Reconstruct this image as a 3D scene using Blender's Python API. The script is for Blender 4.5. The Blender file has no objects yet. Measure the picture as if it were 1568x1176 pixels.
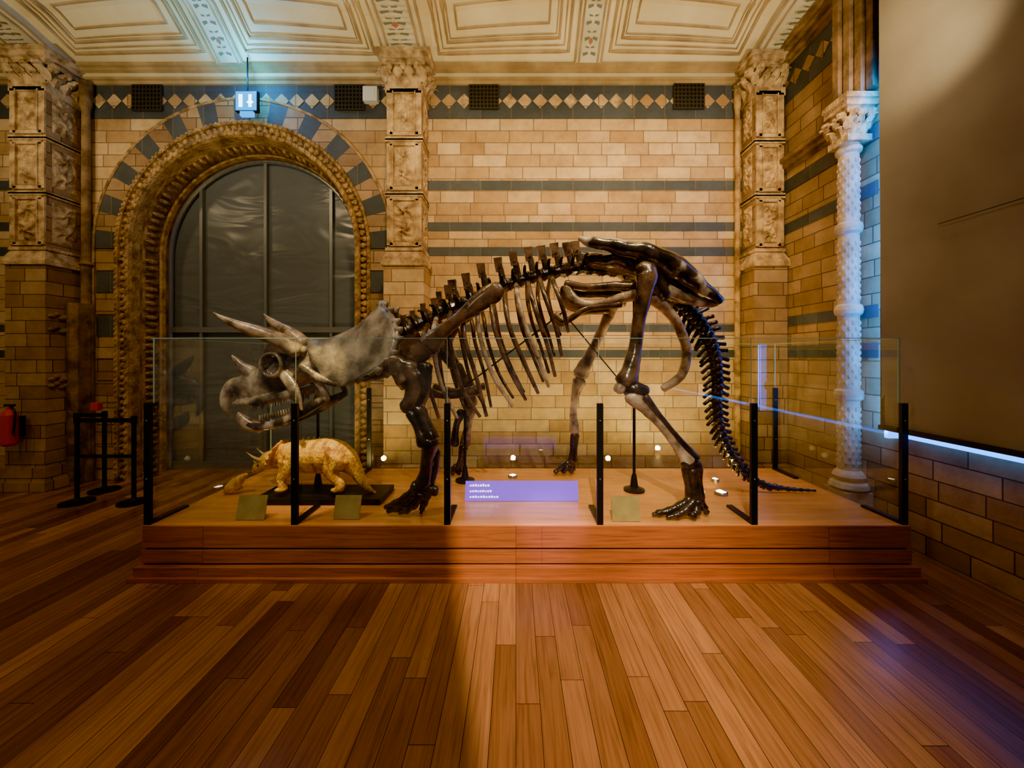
import bpy, math, random
from mathutils import Vector, noise
random.seed(7)
F=589.0; CX=790.0; CY=545.0; H=1.7
def P(px,py,d): return Vector(((px-CX)/F*d, d, H-(py-CY)/F*d))
V=Vector
# ------------------------------------------------------------------ materials
def newmat(name):
    m=bpy.data.materials.new(name); m.use_nodes=True
    nt=m.node_tree; b=nt.nodes['Principled BSDF']
    return m,nt,b
def N(nt,t,**kw):
    n=nt.nodes.new(t)
    for k,v in kw.items():
        if k in n.inputs: n.inputs[k].default_value=v
        else: setattr(n,k,v)
    return n
def L(nt,a,b): nt.links.new(a,b)
def c4(c): return (c[0],c[1],c[2],1)
def ramp(nt,fac,stops):
    r=nt.nodes.new('ShaderNodeValToRGB'); e=r.color_ramp.elements
    e[0].position=stops[0][0]; e[0].color=c4(stops[0][1])
    e[1].position=stops[-1][0]; e[1].color=c4(stops[-1][1])
    for p,c in stops[1:-1]:
        x=e.new(p); x.color=c4(c)
    L(nt,fac,r.inputs[0]); return r.outputs[0]
def noisy(name,c1,c2,scale=5,rough=.6,metal=0,bump=.1,detail=6,stretch=(1,1,1),mid=None,lo=.35,hi=.65,spec=.5,coat=0):
    m,nt,b=newmat(name)
    g=N(nt,'ShaderNodeNewGeometry'); mp=N(nt,'ShaderNodeMapping'); mp.inputs['Scale'].default_value=stretch
    L(nt,g.outputs['Position'],mp.inputs[0])
    n=N(nt,'ShaderNodeTexNoise'); n.inputs['Scale'].default_value=scale; n.inputs['Detail'].default_value=detail
    L(nt,mp.outputs[0],n.inputs['Vector'])
    st=[(lo,c1)]+([((lo+hi)/2,mid)] if mid else [])+[(hi,c2)]
    L(nt,ramp(nt,n.outputs['Fac'],st),b.inputs['Base Color'])
    b.inputs['Roughness'].default_value=rough; b.inputs['Metallic'].default_value=metal
    b.inputs['Specular IOR Level'].default_value=spec
    if coat: b.inputs['Coat Weight'].default_value=coat; b.inputs['Coat Roughness'].default_value=.12
    if bump:
        bp=N(nt,'ShaderNodeBump'); bp.inputs['Strength'].default_value=bump; bp.inputs['Distance'].default_value=.02
        n2=N(nt,'ShaderNodeTexNoise'); n2.inputs['Scale'].default_value=scale*4; n2.inputs['Detail'].default_value=4
        L(nt,mp.outputs[0],n2.inputs['Vector']); L(nt,n2.outputs['Fac'],bp.inputs['Height']); L(nt,bp.outputs[0],b.inputs['Normal'])
    return m
def brickmat(name,c1,c2,mortar,bw=.46,rh=.165,ms=.006,rough=.7,bump=.5,dirt=.35):
    m,nt,b=newmat(name)
    g=N(nt,'ShaderNodeNewGeometry'); sp=N(nt,'ShaderNodeSeparateXYZ'); L(nt,g.outputs['Position'],sp.inputs[0])
    cb=N(nt,'ShaderNodeCombineXYZ')
    sn=N(nt,'ShaderNodeSeparateXYZ'); L(nt,g.outputs['True Normal'],sn.inputs[0])
    ab=N(nt,'ShaderNodeMath',operation='ABSOLUTE'); L(nt,sn.outputs[0],ab.inputs[0])
    gt=N(nt,'ShaderNodeMath',operation='GREATER_THAN'); L(nt,ab.outputs[0],gt.inputs[0]); gt.inputs[1].default_value=.6
    mx=N(nt,'ShaderNodeMix'); L(nt,gt.outputs[0],mx.inputs[0]); L(nt,sp.outputs[0],mx.inputs[2]); L(nt,sp.outputs[1],mx.inputs[3])
    dv=N(nt,'ShaderNodeMath',operation='DIVIDE'); L(nt,sp.outputs[2],dv.inputs[0]); dv.inputs[1].default_value=rh
    fl=N(nt,'ShaderNodeMath',operation='FLOOR'); L(nt,dv.outputs[0],fl.inputs[0])
    wn=N(nt,'ShaderNodeTexWhiteNoise',noise_dimensions='1D'); L(nt,fl.outputs[0],wn.inputs['W'])
    ma0=N(nt,'ShaderNodeMath',operation='MULTIPLY_ADD'); L(nt,wn.outputs['Value'],ma0.inputs[0]); ma0.inputs[1].default_value=bw; L(nt,mx.outputs[0],ma0.inputs[2])
    L(nt,ma0.outputs[0],cb.inputs[0]); L(nt,sp.outputs[2],cb.inputs[1])
    br=N(nt,'ShaderNodeTexBrick'); br.offset=.0; br.squash=.7; br.squash_frequency=3
    br.inputs['Scale'].default_value=1; br.inputs['Brick Width'].default_value=bw; br.inputs['Row Height'].default_value=rh
    br.inputs['Mortar Size'].default_value=ms; br.inputs['Mortar Smooth'].default_value=.2; br.inputs['Bias'].default_value=-.1
    br.inputs['Color1'].default_value=c4(c1); br.inputs['Color2'].default_value=c4(c2); br.inputs['Mortar'].default_value=c4(mortar)
    L(nt,cb.outputs[0],br.inputs['Vector'])
    n=N(nt,'ShaderNodeTexNoise'); n.inputs['Scale'].default_value=3.5; n.inputs['Detail'].default_value=9; n.inputs['Roughness'].default_value=.65
    L(nt,g.outputs['Position'],n.inputs['Vector'])
    r=ramp(nt,n.outputs['Fac'],[(.3,(1-dirt,1-dirt*1.15,1-dirt*1.35)),(.62,(1.0,1.0,1.0))])
    mu=N(nt,'ShaderNodeMix',data_type='RGBA',blend_type='MULTIPLY'); mu.inputs[0].default_value=1
    L(nt,br.outputs['Color'],mu.inputs[6]); L(nt,r,mu.inputs[7]); L(nt,mu.outputs[2],b.inputs['Base Color'])
    b.inputs['Roughness'].default_value=rough
    ma=N(nt,'ShaderNodeMath',operation='MULTIPLY_ADD'); L(nt,br.outputs['Fac'],ma.inputs[0]); ma.inputs[1].default_value=-1.2
    n3=N(nt,'ShaderNodeTexNoise'); n3.inputs['Scale'].default_value=18; L(nt,g.outputs['Position'],n3.inputs['Vector'])
    L(nt,n3.outputs['Fac'],ma.inputs[2])
    bp=N(nt,'ShaderNodeBump'); bp.inputs['Strength'].default_value=bump; bp.inputs['Distance'].default_value=.01
    L(nt,ma.outputs[0],bp.inputs['Height']); L(nt,bp.outputs[0],b.inputs['Normal'])
    return m
def woodmat(name,c1,c2,gap,bw,rh,ms,swap,rough,grain=(60,2.5,60)):
    m,nt,b=newmat(name)
    g=N(nt,'ShaderNodeNewGeometry'); sp=N(nt,'ShaderNodeSeparateXYZ'); L(nt,g.outputs['Position'],sp.inputs[0])
    cb=N(nt,'ShaderNodeCombineXYZ')
    if swap:
        dv=N(nt,'ShaderNodeMath',operation='DIVIDE'); L(nt,sp.outputs[0],dv.inputs[0]); dv.inputs[1].default_value=rh
        fl=N(nt,'ShaderNodeMath',operation='FLOOR'); L(nt,dv.outputs[0],fl.inputs[0])
        wn=N(nt,'ShaderNodeTexWhiteNoise',noise_dimensions='1D'); L(nt,fl.outputs[0],wn.inputs['W'])
        ma0=N(nt,'ShaderNodeMath',operation='MULTIPLY_ADD'); L(nt,wn.outputs['Value'],ma0.inputs[0]); ma0.inputs[1].default_value=bw*3; L(nt,sp.outputs[1],ma0.inputs[2])
        L(nt,ma0.outputs[0],cb.inputs[0]); L(nt,sp.outputs[0],cb.inputs[1])
    else: L(nt,sp.outputs[0],cb.inputs[0]); L(nt,sp.outputs[2],cb.inputs[1])
    br=N(nt,'ShaderNodeTexBrick'); br.offset=0
    br.inputs['Scale'].default_value=1; br.inputs['Brick Width'].default_value=bw; br.inputs['Row Height'].default_value=rh
    br.inputs['Mortar Size'].default_value=ms; br.inputs['Mortar Smooth'].default_value=.1
    br.inputs['Color1'].default_value=c4(c1); br.inputs['Color2'].default_value=c4(c2); br.inputs['Mortar'].default_value=c4(gap)
    L(nt,cb.outputs[0],br.inputs['Vector'])
    mp=N(nt,'ShaderNodeMapping'); mp.inputs['Scale'].default_value=grain; L(nt,g.outputs['Position'],mp.inputs[0])
    n=N(nt,'ShaderNodeTexNoise'); n.inputs['Scale'].default_value=1; n.inputs['Detail'].default_value=6; n.inputs['Distortion'].default_value=.6
    ad=N(nt,'ShaderNodeVectorMath',operation='ADD'); L(nt,mp.outputs[0],ad.inputs[0])
    sc=N(nt,'ShaderNodeVectorMath',operation='SCALE'); sc.inputs['Scale'].default_value=40; L(nt,br.outputs['Color'],sc.inputs[0]); L(nt,sc.outputs[0],ad.inputs[1])
    L(nt,ad.outputs[0],n.inputs['Vector'])
    r=ramp(nt,n.outputs['Fac'],[(.3,(.60,.54,.48)),(.5,(.9,.88,.86)),(.7,(1.08,1.06,1.04))])
    mu=N(nt,'ShaderNodeMix',data_type='RGBA',blend_type='MULTIPLY'); mu.inputs[0].default_value=1
    L(nt,br.outputs['Color'],mu.inputs[6]); L(nt,r,mu.inputs[7])
    n4=N(nt,'ShaderNodeTexNoise'); n4.inputs['Scale'].default_value=1.3; n4.inputs['Detail'].default_value=3; L(nt,g.outputs['Position'],n4.inputs['Vector'])
    r4=ramp(nt,n4.outputs['Fac'],[(.3,(.75,.72,.70)),(.65,(1,1,1))])
    mu2=N(nt,'ShaderNodeMix',data_type='RGBA',blend_type='MULTIPLY'); mu2.inputs[0].default_value=1
    L(nt,mu.outputs[2],mu2.inputs[6]); L(nt,r4,mu2.inputs[7]); L(nt,mu2.outputs[2],b.inputs['Base Color'])
    rr=N(nt,'ShaderNodeMapRange'); rr.inputs[3].default_value=rough; rr.inputs[4].default_value=rough+.2
    L(nt,n4.outputs['Fac'],rr.inputs[0]); L(nt,rr.outputs[0],b.inputs['Roughness'])
    bp=N(nt,'ShaderNodeBump'); bp.inputs['Strength'].default_value=.3; bp.inputs['Distance'].default_value=.003
    ma=N(nt,'ShaderNodeMath',operation='MULTIPLY_ADD'); L(nt,br.outputs['Fac'],ma.inputs[0]); ma.inputs[1].default_value=-2; L(nt,n.outputs['Fac'],ma.inputs[2])
    L(nt,ma.outputs[0],bp.inputs['Height']); L(nt,bp.outputs[0],b.inputs['Normal'])
    return m
def plain(name,c,rough=.5,metal=0,es=0,ec=None):
    m,nt,b=newmat(name); b.inputs['Base Color'].default_value=c4(c); b.inputs['Roughness'].default_value=rough; b.inputs['Metallic'].default_value=metal
    if es: b.inputs['Emission Color'].default_value=c4(ec or c); b.inputs['Emission Strength'].default_value=es
    return m
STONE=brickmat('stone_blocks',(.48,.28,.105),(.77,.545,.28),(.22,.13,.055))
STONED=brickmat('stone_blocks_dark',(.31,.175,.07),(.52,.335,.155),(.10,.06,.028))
GREY=brickmat('grey_stone',(.055,.062,.066),(.09,.097,.10),(.20,.15,.09),bw=.42,rh=3,ms=.004,dirt=.3)
CARVE=noisy('carved_terracotta',(.28,.16,.065),(.72,.51,.26),scale=8,rough=.75,bump=.7,spec=.2)
CARVEG=noisy('carved_terracotta_gold',(.20,.105,.035),(.58,.36,.14),scale=8,rough=.65,bump=.7,spec=.3)
CARVED=noisy('carved_terracotta_deep',(.12,.07,.03),(.32,.19,.08),scale=6,rough=.8,bump=.5,spec=.2)
CREAM=noisy('painted_plaster',(.70,.57,.30),(.82,.70,.42),scale=1.5,rough=.7,bump=.05)
CREAMF=noisy('plaster_moulding',(.33,.21,.08),(.54,.38,.17),scale=3,rough=.6,bump=.05)
RIBM=noisy('rib_paint',(.56,.49,.32),(.70,.63,.44),scale=4,rough=.6,bump=.05)
ORN=plain('painted_foliage',(.17,.17,.09),.7); ORNR=plain('painted_red',(.42,.14,.07),.7)
FLOOR=woodmat('oak_planks',(.19,.068,.018),(.50,.225,.072),(.03,.012,.005),1.5,.118,.0018,True,.16)
PLAT=woodmat('platform_wood',(.47,.135,.028),(.57,.19,.046),(.2,.06,.015),2.4,2.0,.002,False,.26,grain=(2.5,60,60))
PTOP=noisy('platform_top_ply',(.58,.23,.05),(.70,.31,.09),scale=2,rough=.22,bump=.03,stretch=(1,8,1))
BLACK=plain('black_steel',(.012,.012,.013),.4,.4)
BLACK2=plain('black_void',(.008,.008,.008),.8)
GROOVE=plain('dark_groove',(.05,.016,.005),.6)
STEEL=plain('brushed_steel',(.35,.35,.36),.3,1)
FRAME=plain('window_frame_grey',(.22,.23,.24),.35,.5)
WHITE=plain('white_plastic',(.75,.75,.72),.4)
REDM=plain('red_enamel',(.6,.02,.01),.3)
BD=noisy('bone_dark',(.010,.007,.005),(.07,.042,.028),scale=9,rough=.2,bump=.25,lo=.38,hi=.7,coat=.5)
BB=noisy('bone_brown',(.03,.016,.009),(.18,.10,.056),scale=8,rough=.22,bump=.25,coat=.6)
BL=noisy('bone_light',(.10,.06,.035),(.70,.57,.40),scale=7,rough=.25,bump=.25,mid=(.40,.28,.18),coat=.4)
BM=noisy('bone_mottled',(.012,.009,.007),(.66,.56,.42),scale=4.5,rough=.2,bump=.2,mid=(.06,.038,.026),lo=.42,hi=.62,coat=.5)
BG=noisy('bone_grey',(.10,.08,.055),(.40,.325,.23),scale=6,rough=.32,bump=.45,coat=.3)
BS=noisy('bone_skull',(.04,.028,.018),(.66,.54,.38),scale=6,rough=.26,bump=.35,mid=(.25,.185,.125),lo=.36,hi=.66,coat=.4)
HORN=noisy('horn_core',(.12,.07,.03),(.64,.49,.30),scale=8,rough=.26,bump=.2,coat=.4)
BABY=noisy('painted_hide',(.42,.16,.015),(.98,.62,.09),scale=9,rough=.3,bump=.8,mid=(.90,.47,.05),stretch=(2.2,1,1),coat=.3)
SCREEN=noisy('canvas_screen',(.18,.145,.105),(.25,.21,.155),scale=1.2,rough=.75,bump=.05)
LABEL=noisy('label_board',(.34,.25,.08),(.44,.34,.11),scale=10,rough=.4,bump=0)
BLUEM=plain('blue_led_strip',(.05,.2,.8),.5,0,6,(.0,.22,1))
SIGN=plain('exit_sign_face',(.0,.02,.06),.5,0,2.2,(.0,.36,1))
SIGNW=plain('exit_pictogram',(.3,.5,.5),.5,0,6,(.5,.95,1))
PURP=plain('label_purple',(.12,.05,.4),.4,0,1.2,(.24,.07,.95))
TXT=plain('label_text',(.9,.9,1),.5,0,2.5,(.85,.8,1))
LAMPM=plain('lamp_lens',(1,.9,.7),.4,0,25,(1,.85,.6))
GEDGE=plain('glass_edge_green',(.30,.46,.40),.15)
def glass(name,tint):
    m=bpy.data.materials.new(name); m.use_nodes=True; nt=m.node_tree; nt.nodes.clear()
    o=N(nt,'ShaderNodeOutputMaterial'); t=N(nt,'ShaderNodeBsdfTransparent'); t.inputs[0].default_value=c4(tint)
    g=N(nt,'ShaderNodeBsdfGlossy'); g.inputs['Roughness'].default_value=0
    f=N(nt,'ShaderNodeLayerWeight'); f.inputs[0].default_value=.5
    pw=N(nt,'ShaderNodeMath',operation='POWER'); L(nt,f.outputs['Facing'],pw.inputs[0]); pw.inputs[1].default_value=4
    ma=N(nt,'ShaderNodeMath',operation='MULTIPLY_ADD'); L(nt,pw.outputs[0],ma.inputs[0]); ma.inputs[1].default_value=.8; ma.inputs[2].default_value=.09
    mx=N(nt,'ShaderNodeMixShader'); L(nt,ma.outputs[0],mx.inputs[0]); L(nt,t.outputs[0],mx.inputs[1]); L(nt,g.outputs[0],mx.inputs[2]); L(nt,mx.outputs[0],o.inputs[0])
    return m
GLASS=glass('clear_glass',(.93,.97,.955))
def winmat():
    m,nt,b=newmat('dark_window_glass')
    b.inputs['Base Color'].default_value=(.12,.135,.155,1); b.inputs['Roughness'].default_value=.26
    g=N(nt,'ShaderNodeNewGeometry'); n=N(nt,'ShaderNodeTexNoise'); n.inputs['Scale'].default_value=1.3; n.inputs['Distortion'].default_value=1.6; n.inputs['Detail'].default_value=2
    mp=N(nt,'ShaderNodeMapping'); mp.inputs['Scale'].default_value=(.5,1,1.6); mp.inputs['Rotation'].default_value=(0,.6,0); L(nt,g.outputs['Position'],mp.inputs[0])
    L(nt,mp.outputs[0],n.inputs['Vector']); bp=N(nt,'ShaderNodeBump'); bp.inputs['Strength'].default_value=.3; bp.inputs['Distance'].default_value=.15
    L(nt,n.outputs['Fac'],bp.inputs['Height']); L(nt,bp.outputs[0],b.inputs['Normal']); return m
WIN=winmat()
# ------------------------------------------------------------------ mesh builder
class MB:
    def __init__(s): s.v=[]; s.f=[]; s.m=[]
    def box(s,x0,x1,y0,y1,z0,z1,mat=0):
        i=len(s.v)
        for z in (z0,z1):
            for x,y in ((x0,y0),(x1,y0),(x1,y1),(x0,y1)): s.v.append((x,y,z))
        for q in ((3,2,1,0),(4,5,6,7),(0,1,5,4),(1,2,6,5),(2,3,7,6),(3,0,4,7)):
            s.f.append(tuple(i+k for k in q)); s.m.append(mat)
        return s
    def obox(s,o,u,v,w,mat=0):
        i=len(s.v)
        for c in (0,1):
            for a,b in ((0,0),(1,0),(1,1),(0,1)): s.v.append(tuple(o+u*a+v*b+w*c))
        for q in ((3,2,1,0),(4,5,6,7),(0,1,5,4),(1,2,6,5),(2,3,7,6),(3,0,4,7)):
            s.f.append(tuple(i+k for k in q)); s.m.append(mat)
    def quad(s,a,b,c,d,mat=0):
        i=len(s.v); s.v+= [tuple(a),tuple(b),tuple(c),tuple(d)]; s.f.append((i,i+1,i+2,i+3)); s.m.append(mat)
    def grid(s,rows,mat=0,close=False):
        i=len(s.v); n=len(rows[0])
        for r in rows: s.v+=[tuple(p) for p in r]
        for a in range(len(rows)-1):
            for b in range(n if close else n-1):
                c=(b+1)%n
                s.f.append((i+a*n+b,i+a*n+c,i+(a+1)*n+c,i+(a+1)*n+b)); s.m.append(mat)
        return i,n
    def tube(s,pts,n=12,sub=5,nz=0,nf=14,mat=0,closed=False,cap=True):
        K=len(pts); sm=[]
        def g(k):
            if closed: return pts[k%K]
            if k<0: return (pts[0][0]*2-pts[1][0],pts[0][1],pts[0][2])
            if k>=K: return (pts[-1][0]*2-pts[-2][0],pts[-1][1],pts[-1][2])
            return pts[k]
        def cr(a,b,c,d,t): return .5*((2*b)+(c-a)*t+(2*a-5*b+4*c-d)*t*t+(3*b-a-3*c+d)*t*t*t)
        segs=K if closed else K-1
        for k in range(segs):
            A,B,C,D=g(k-1),g(k),g(k+1),g(k+2)
            for j in range(sub):
                t=j/sub
                sm.append((cr(A[0],B[0],C[0],D[0],t),max(.0005,cr(A[1],B[1],C[1],D[1],t)),max(.0005,cr(A[2],B[2],C[2],D[2],t))))
        if not closed: sm.append(pts[-1])
        M=len(sm); rings=[]
        Y=V((0,1,0))
        for k in range(M):
            if closed: T=sm[(k+1)%M][0]-sm[k-1][0]
            else: T=sm[min(k+1,M-1)][0]-sm[max(k-1,0)][0]
            if T.length<1e-9: T=V((1,0,0))
            T.normalize(); S=T.cross(Y)
            if S.length<.15: S=T.cross(V((1,0,0)))
            S.normalize(); B=S.cross(T)
            rings.append((sm[k][0],S,B,T,sm[k][1],sm[k][2]))
        if cap and not closed:
            p,S,B,T,a,b=rings[0]; q=min(a,b)
            rings=[(p-T*q*.55,S,B,T,a*.3,b*.3),(p-T*q*.38,S,B,T,a*.72,b*.72)]+rings
            p,S,B,T,a,b=rings[-1]; q=min(a,b)
            rings+=[(p+T*q*.38,S,B,T,a*.72,b*.72),(p+T*q*.55,S,B,T,a*.3,b*.3)]
        rows=[]
        for p,S,B,T,a,b in rings:
            r=[]
            for k in range(n):
                th=2*math.pi*(k+.5)/n; o=S*a*math.cos(th)+B*b*math.sin(th)
                q=p+o
                if nz: q=p+o*(1+nz*noise.noise(q*nf))
                r.append(q)
            rows.append(r)
        if closed: rows.append(rows[0])
        i,_=s.grid(rows,mat,close=True)
        if not closed:
            s.f.append(tuple(i+k for k in range(n))[::-1]); s.m.append(mat)
            j=i+(len(rows)-1)*n; s.f.append(tuple(j+k for k in range(n))); s.m.append(mat)
    def bone(s,pp,n=12,sub=5,nz=.16,mat=0,mirror=None,nf=14,cap=True):
        pts=[]
        for q in pp:
            px,py,d,ra=q[:4]; rb=q[4] if len(q)>4 else ra
            pts.append((P(px,py,d),ra/F*d,rb/F*d))
        s.tube(pts,n,sub,nz,nf,mat,cap=cap)
        if mirror is not None:
            s.tube([(V((p.x,2*mirror-p.y,p.z)),a,b) for p,a,b in pts],n,sub,nz,nf,mat,cap=cap)
    def blob(s,c,rx,ry,rz,n=8,m=5,mat=0,nz=0):
        rows=[]
        for a in range(m+1):
            ph=math.pi*(a/m)*.96+.02*math.pi
            r=[]
            for k in range(n):
                th=2*math.pi*k/n
                o=V((rx*math.sin(ph)*math.cos(th),ry*math.sin(ph)*math.sin(th),rz*math.cos(ph)))
                if nz: o*=1+nz*noise.noise((c+o)*14)
                r.append(c+o)
            rows.append(r)
        i,_=s.grid(rows,mat,close=True)
        s.f.append(tuple(i+k for k in range(n))[::-1]); s.m.append(mat)
        j=i+m*n; s.f.append(tuple(j+k for k in range(n))); s.m.append(mat)
    def lathe(s,cx,cy,prof,n=24,mat=0):
        rows=[[V((cx+r*math.cos(2*math.pi*k/n),cy+r*math.sin(2*math.pi*k/n),z)) for k in range(n)] for r,z in prof]
        s.grid(rows,mat,close=True)
    def relief(s,o,u,v,nrm,w,h,func,depth,nx=26,ny=36,mat=0):
        rows=[]
        for j in range(ny+1):
            r=[]
            for i in range(nx+1):
                a=i/nx; b=j/ny
                r.append(o+u*(a*w)+v*(b*h)+nrm*(depth*func(a,b,w,h)))
            rows.append(r)
        s.grid(rows,mat)
    def done(s,name,mats,parent=None,smooth=False,bevel=0):
        me=bpy.data.meshes.new(name); me.from_pydata([tuple(v) for v in s.v],[],s.f)
        for m in (mats if isinstance(mats,(list,tuple)) else [mats]): me.materials.append(m)
        me.polygons.foreach_set('material_index',s.m)
        if smooth: me.polygons.foreach_set('use_smooth',[True]*len(me.polygons))
        me.update()
        ob=bpy.data.objects.new(name,me); bpy.context.collection.objects.link(ob)
        if parent: ob.parent=parent
        if bevel:
            b=ob.modifiers.new('bevel','BEVEL'); b.width=bevel; b.segments=2; b.limit_method='ANGLE'
        return ob
def empty(name,loc=(0,0,0)):
    e=bpy.data.objects.new(name,None); bpy.context.collection.objects.link(e); return e
def scroll(a,b,w,h):
    x=(a-.5)*w; z=(b-.5)*h
    e=min(a,1-a)*w; f=min(b,1-b)*h; edge=min(1,min(e,f)/.03)
    best=0
    nn=max(1,round(h/w*1.2))
    for k in range(nn):
        zc=h*((k+.5)/nn-.5); r=math.hypot(x,z-zc); th=math.atan2(z-zc,x)
        R=w*.5
        val=(.5+.5*math.sin(5*th+(4*r/R)*(1 if k%2 else -1)))*max(0,1-r/(R*1.25))**.4
        val=max(val,.8*max(0,math.sin(r/R*9+1)) if r<R*.5 else 0)
        if r<R*.18: val=1
        best=max(best,val)
    best=max(best,.35*(noise.noise(V((x*30,z*30,1)))+.4))
    return edge*best
# ------------------------------------------------------------------ room
WD=5.27; XR=3.49
b=MB(); b.quad((-11,-3,0),(XR+.3,-3,0),(XR+.3,WD+.8,0),(-11,WD+.8,0)); b.done('floor',FLOOR)
ACX=-3.73; ZS=3.17; RO=1.74
b=MB(); ZT=5.45
NS=48
def wq(x0,x1,z0,z1,m=0): b.quad((x0,WD,z0),(x1,WD,z0),(x1,WD,z1),(x0,WD,z1),m)
wq(-11,ACX-RO,0,ZT); wq(ACX+RO,XR+.2,0,ZT)
prev=None
for k in range(NS+1):
    t=math.pi*(1-k/NS); q=(ACX+RO*math.cos(t),ZS+RO*math.sin(t))
    if prev: b.quad((prev[0],WD,prev[1]),(q[0],WD,q[1]),(q[0],WD,ZT),(prev[0],WD,ZT))
    prev=q
def band(x0,x1,z0,z1): b.box(x0,x1,WD-.006,WD+.01,z0,z1,1)
for z0,z1 in ((3.97,4.10),(3.41,3.53),(3.07,3.19),(2.03,2.13),(1.68,1.78)):
    band(-1.3,XR,z0,z1); band(-11,-6.3,z0,z1)
for z0,z1 in ((3.41,3.53),(2.9,3.02),): band(-6.3,ACX-2.03,z0,z1)
b.box(-11,XR,WD-.008,WD+.01,4.95,5.06,1); b.box(-11,XR,WD-.008,WD+.01,5.31,5.42,1)
b.box(-11,XR,WD-.005,WD+.01,5.06,5.31,1)
x=-10.9
while x<XR-.1:
    c=V((x,WD-.012,5.185)); r=.1
    b.quad(c+V((-r,0,0)),c+V((0,0,-r*1.05)),c+V((r,0,0)),c+V((0,0,r*1.05)),0 if int(x*9)%3 else 2); x+=.208
b.done('wall_back',[STONE,GREY,CARVE])
b=MB()
def arcpath(r,n=NS):
    pts=[(ACX-r,0)]+[(ACX-r,ZS*k/4) for k in range(1,4)]
    pts+=[(ACX+r*math.cos(math.pi*(1-k/n)),ZS+r*math.sin(math.pi*(1-k/n))) for k in range(n+1)]
    pts+=[(ACX+r,ZS*k/4) for k in (3,2,1)]+[(ACX+r,0)]
    return pts
prof=[(1.745,WD-.0,0),(1.74,WD-.03,0),(1.72,WD-.045,0),(1.70,WD-.03,0),(1.695,WD+.01,1),(1.60,WD+.02,0),(1.60,WD-.01,0),(1.59,WD-.045,0),(1.565,WD-.06,0),(1.54,WD-.05,0),(1.525,WD-.01,0),(1.52,WD+.1,1),(1.505,WD+.12,0),(1.50,WD+.16,1),(1.475,WD+.36,0),(1.468,WD+.34,0),(1.45,WD+.36,0),(1.447,WD+.42,1),(1.447,WD+.56,0)]
rows=[[V((x,d,z)) for x,z in arcpath(r)] for r,d,_ in prof]
for k in range(len(prof)-1): b.grid([rows[k],rows[k+1]],prof[k][2])
def along(r,step):
    out=[]; n=int(ZS/step)
    for k in range(n): out.append((ACX-r,step*(k+.5),0))
    m=int(math.pi*r/step)
    for k in range(m):
        t=math.pi*(1-(k+.5)/m); out.append((ACX+r*math.cos(t),ZS+r*math.sin(t),t))
    for k in range(n): out.append((ACX+r,step*(k+.5),0))
    return out
for k,(x,z,t) in enumerate(along(1.648,.085)):
    dx,dz=math.cos(t),math.sin(t)
    b.blob(V((x-.012*(-1)**k*dx,WD+.01,z-.012*(-1)**k*dz)),.042,.035,.038,7,4,2)
    b.blob(V((x+.022*dx*(-1)**k,WD-.012,z+.022*dz*(-1)**k)),.018,.02,.018,6,4,2)
for k,(x,z,t) in enumerate(along(1.487,.10)):
    b.blob(V((x,WD+.24,z)),.03,.1,.032,7,4,2)
for k,(x,z,t) in enumerate(along(1.565,.10)):
    b.blob(V((x,WD-.055,z)),.022,.022,.035,6,4,2)
for k,(x,z,t) in enumerate(along(1.72,.07)):
    b.blob(V((x,WD-.045,z)),.014,.014,.022,6,4,0)
nv=25
for k in range(nv):
    a0=math.pi*k/nv; a1=math.pi*(k+1)/nv
    m=3 if k%2==0 else 4
    for j in range(6):
        t0=a0+(a1-a0)*j/6; t1=a0+(a1-a0)*(j+1)/6
        r0,r1=1.746,2.02; dd=WD-.02
        def q(r,t,d=dd): return V((ACX+r*math.cos(t),d,ZS+r*math.sin(t)))
        b.quad(q(r0,t0),q(r1,t0),q(r1,t1),q(r0,t1),m)
        b.quad(q(r1,t0),q(r1,t0,WD),q(r1,t1,WD),q(r1,t1),m)
for k in range(10):
    for sx in (-1,1):
        x0,x1=sorted((ACX+sx*1.746,ACX+sx*2.0))
        b.box(x0,x1,WD-.02,WD,ZS-.3*(k+1)-.0,ZS-.3*k-.02,3 if k in(1,3) else 4)
b.tube([(V((x,WD-.02,z)),.02,.02) for x,z in arcpath(2.04,24)],n=8,sub=2,mat=0)
b.done('trim_1',[CARVEG,CARVED,CARVEG,GREY,STONED],smooth=False)
w=empty('window_1')
b=MB(); wy=WD+.53
b2=[(ACX-1.46,0)]+[(ACX+1.46*math.cos(math.pi*(1-k/40)),ZS+1.46*math.sin(math.pi*(1-k/40))) for k in range(41)]+[(ACX+1.46,0)]
i=len(b.v); b.v+=[(x,wy,z) for x,z in b2]; b.f.append(tuple(range(i,i+len(b2)))); b.m.append(0)
b.done('glass_pane',WIN,w)
b=MB()
for px in (310,408,508):
    x=(px-CX)/F*(wy-.03); zt=ZS+math.sqrt(max(0,1.45**2-(x-ACX)**2))
    b.box(x-.022,x+.022,wy-.06,wy-.002,0,zt)
for z in (2.09,): b.box(ACX-1.44,ACX+1.44,wy-.07,wy-.002,z-.04,z+.04)
b.box(ACX-1.44,ACX+1.44,wy-.07,wy-.002,0,.12)
b.tube([(V((x,wy-.04,z)),.03,.04) for x,z in arcpath(1.43,32)],n=8,sub=1,mat=0)
b.done('window_mullions',FRAME,w)
b=MB()
for z0,z1,p in ((5.40,5.44,.04),(5.44,5.47,.08),(5.47,5.53,.06),(5.53,5.56,.12),(5.56,5.60,.17)):
    b.box(-11,XR,WD-p,WD+.02,z0,z1,0 if z0!=5.47 else 1)
b.done('trim_2',[CREAMF,CREAM])
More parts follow.
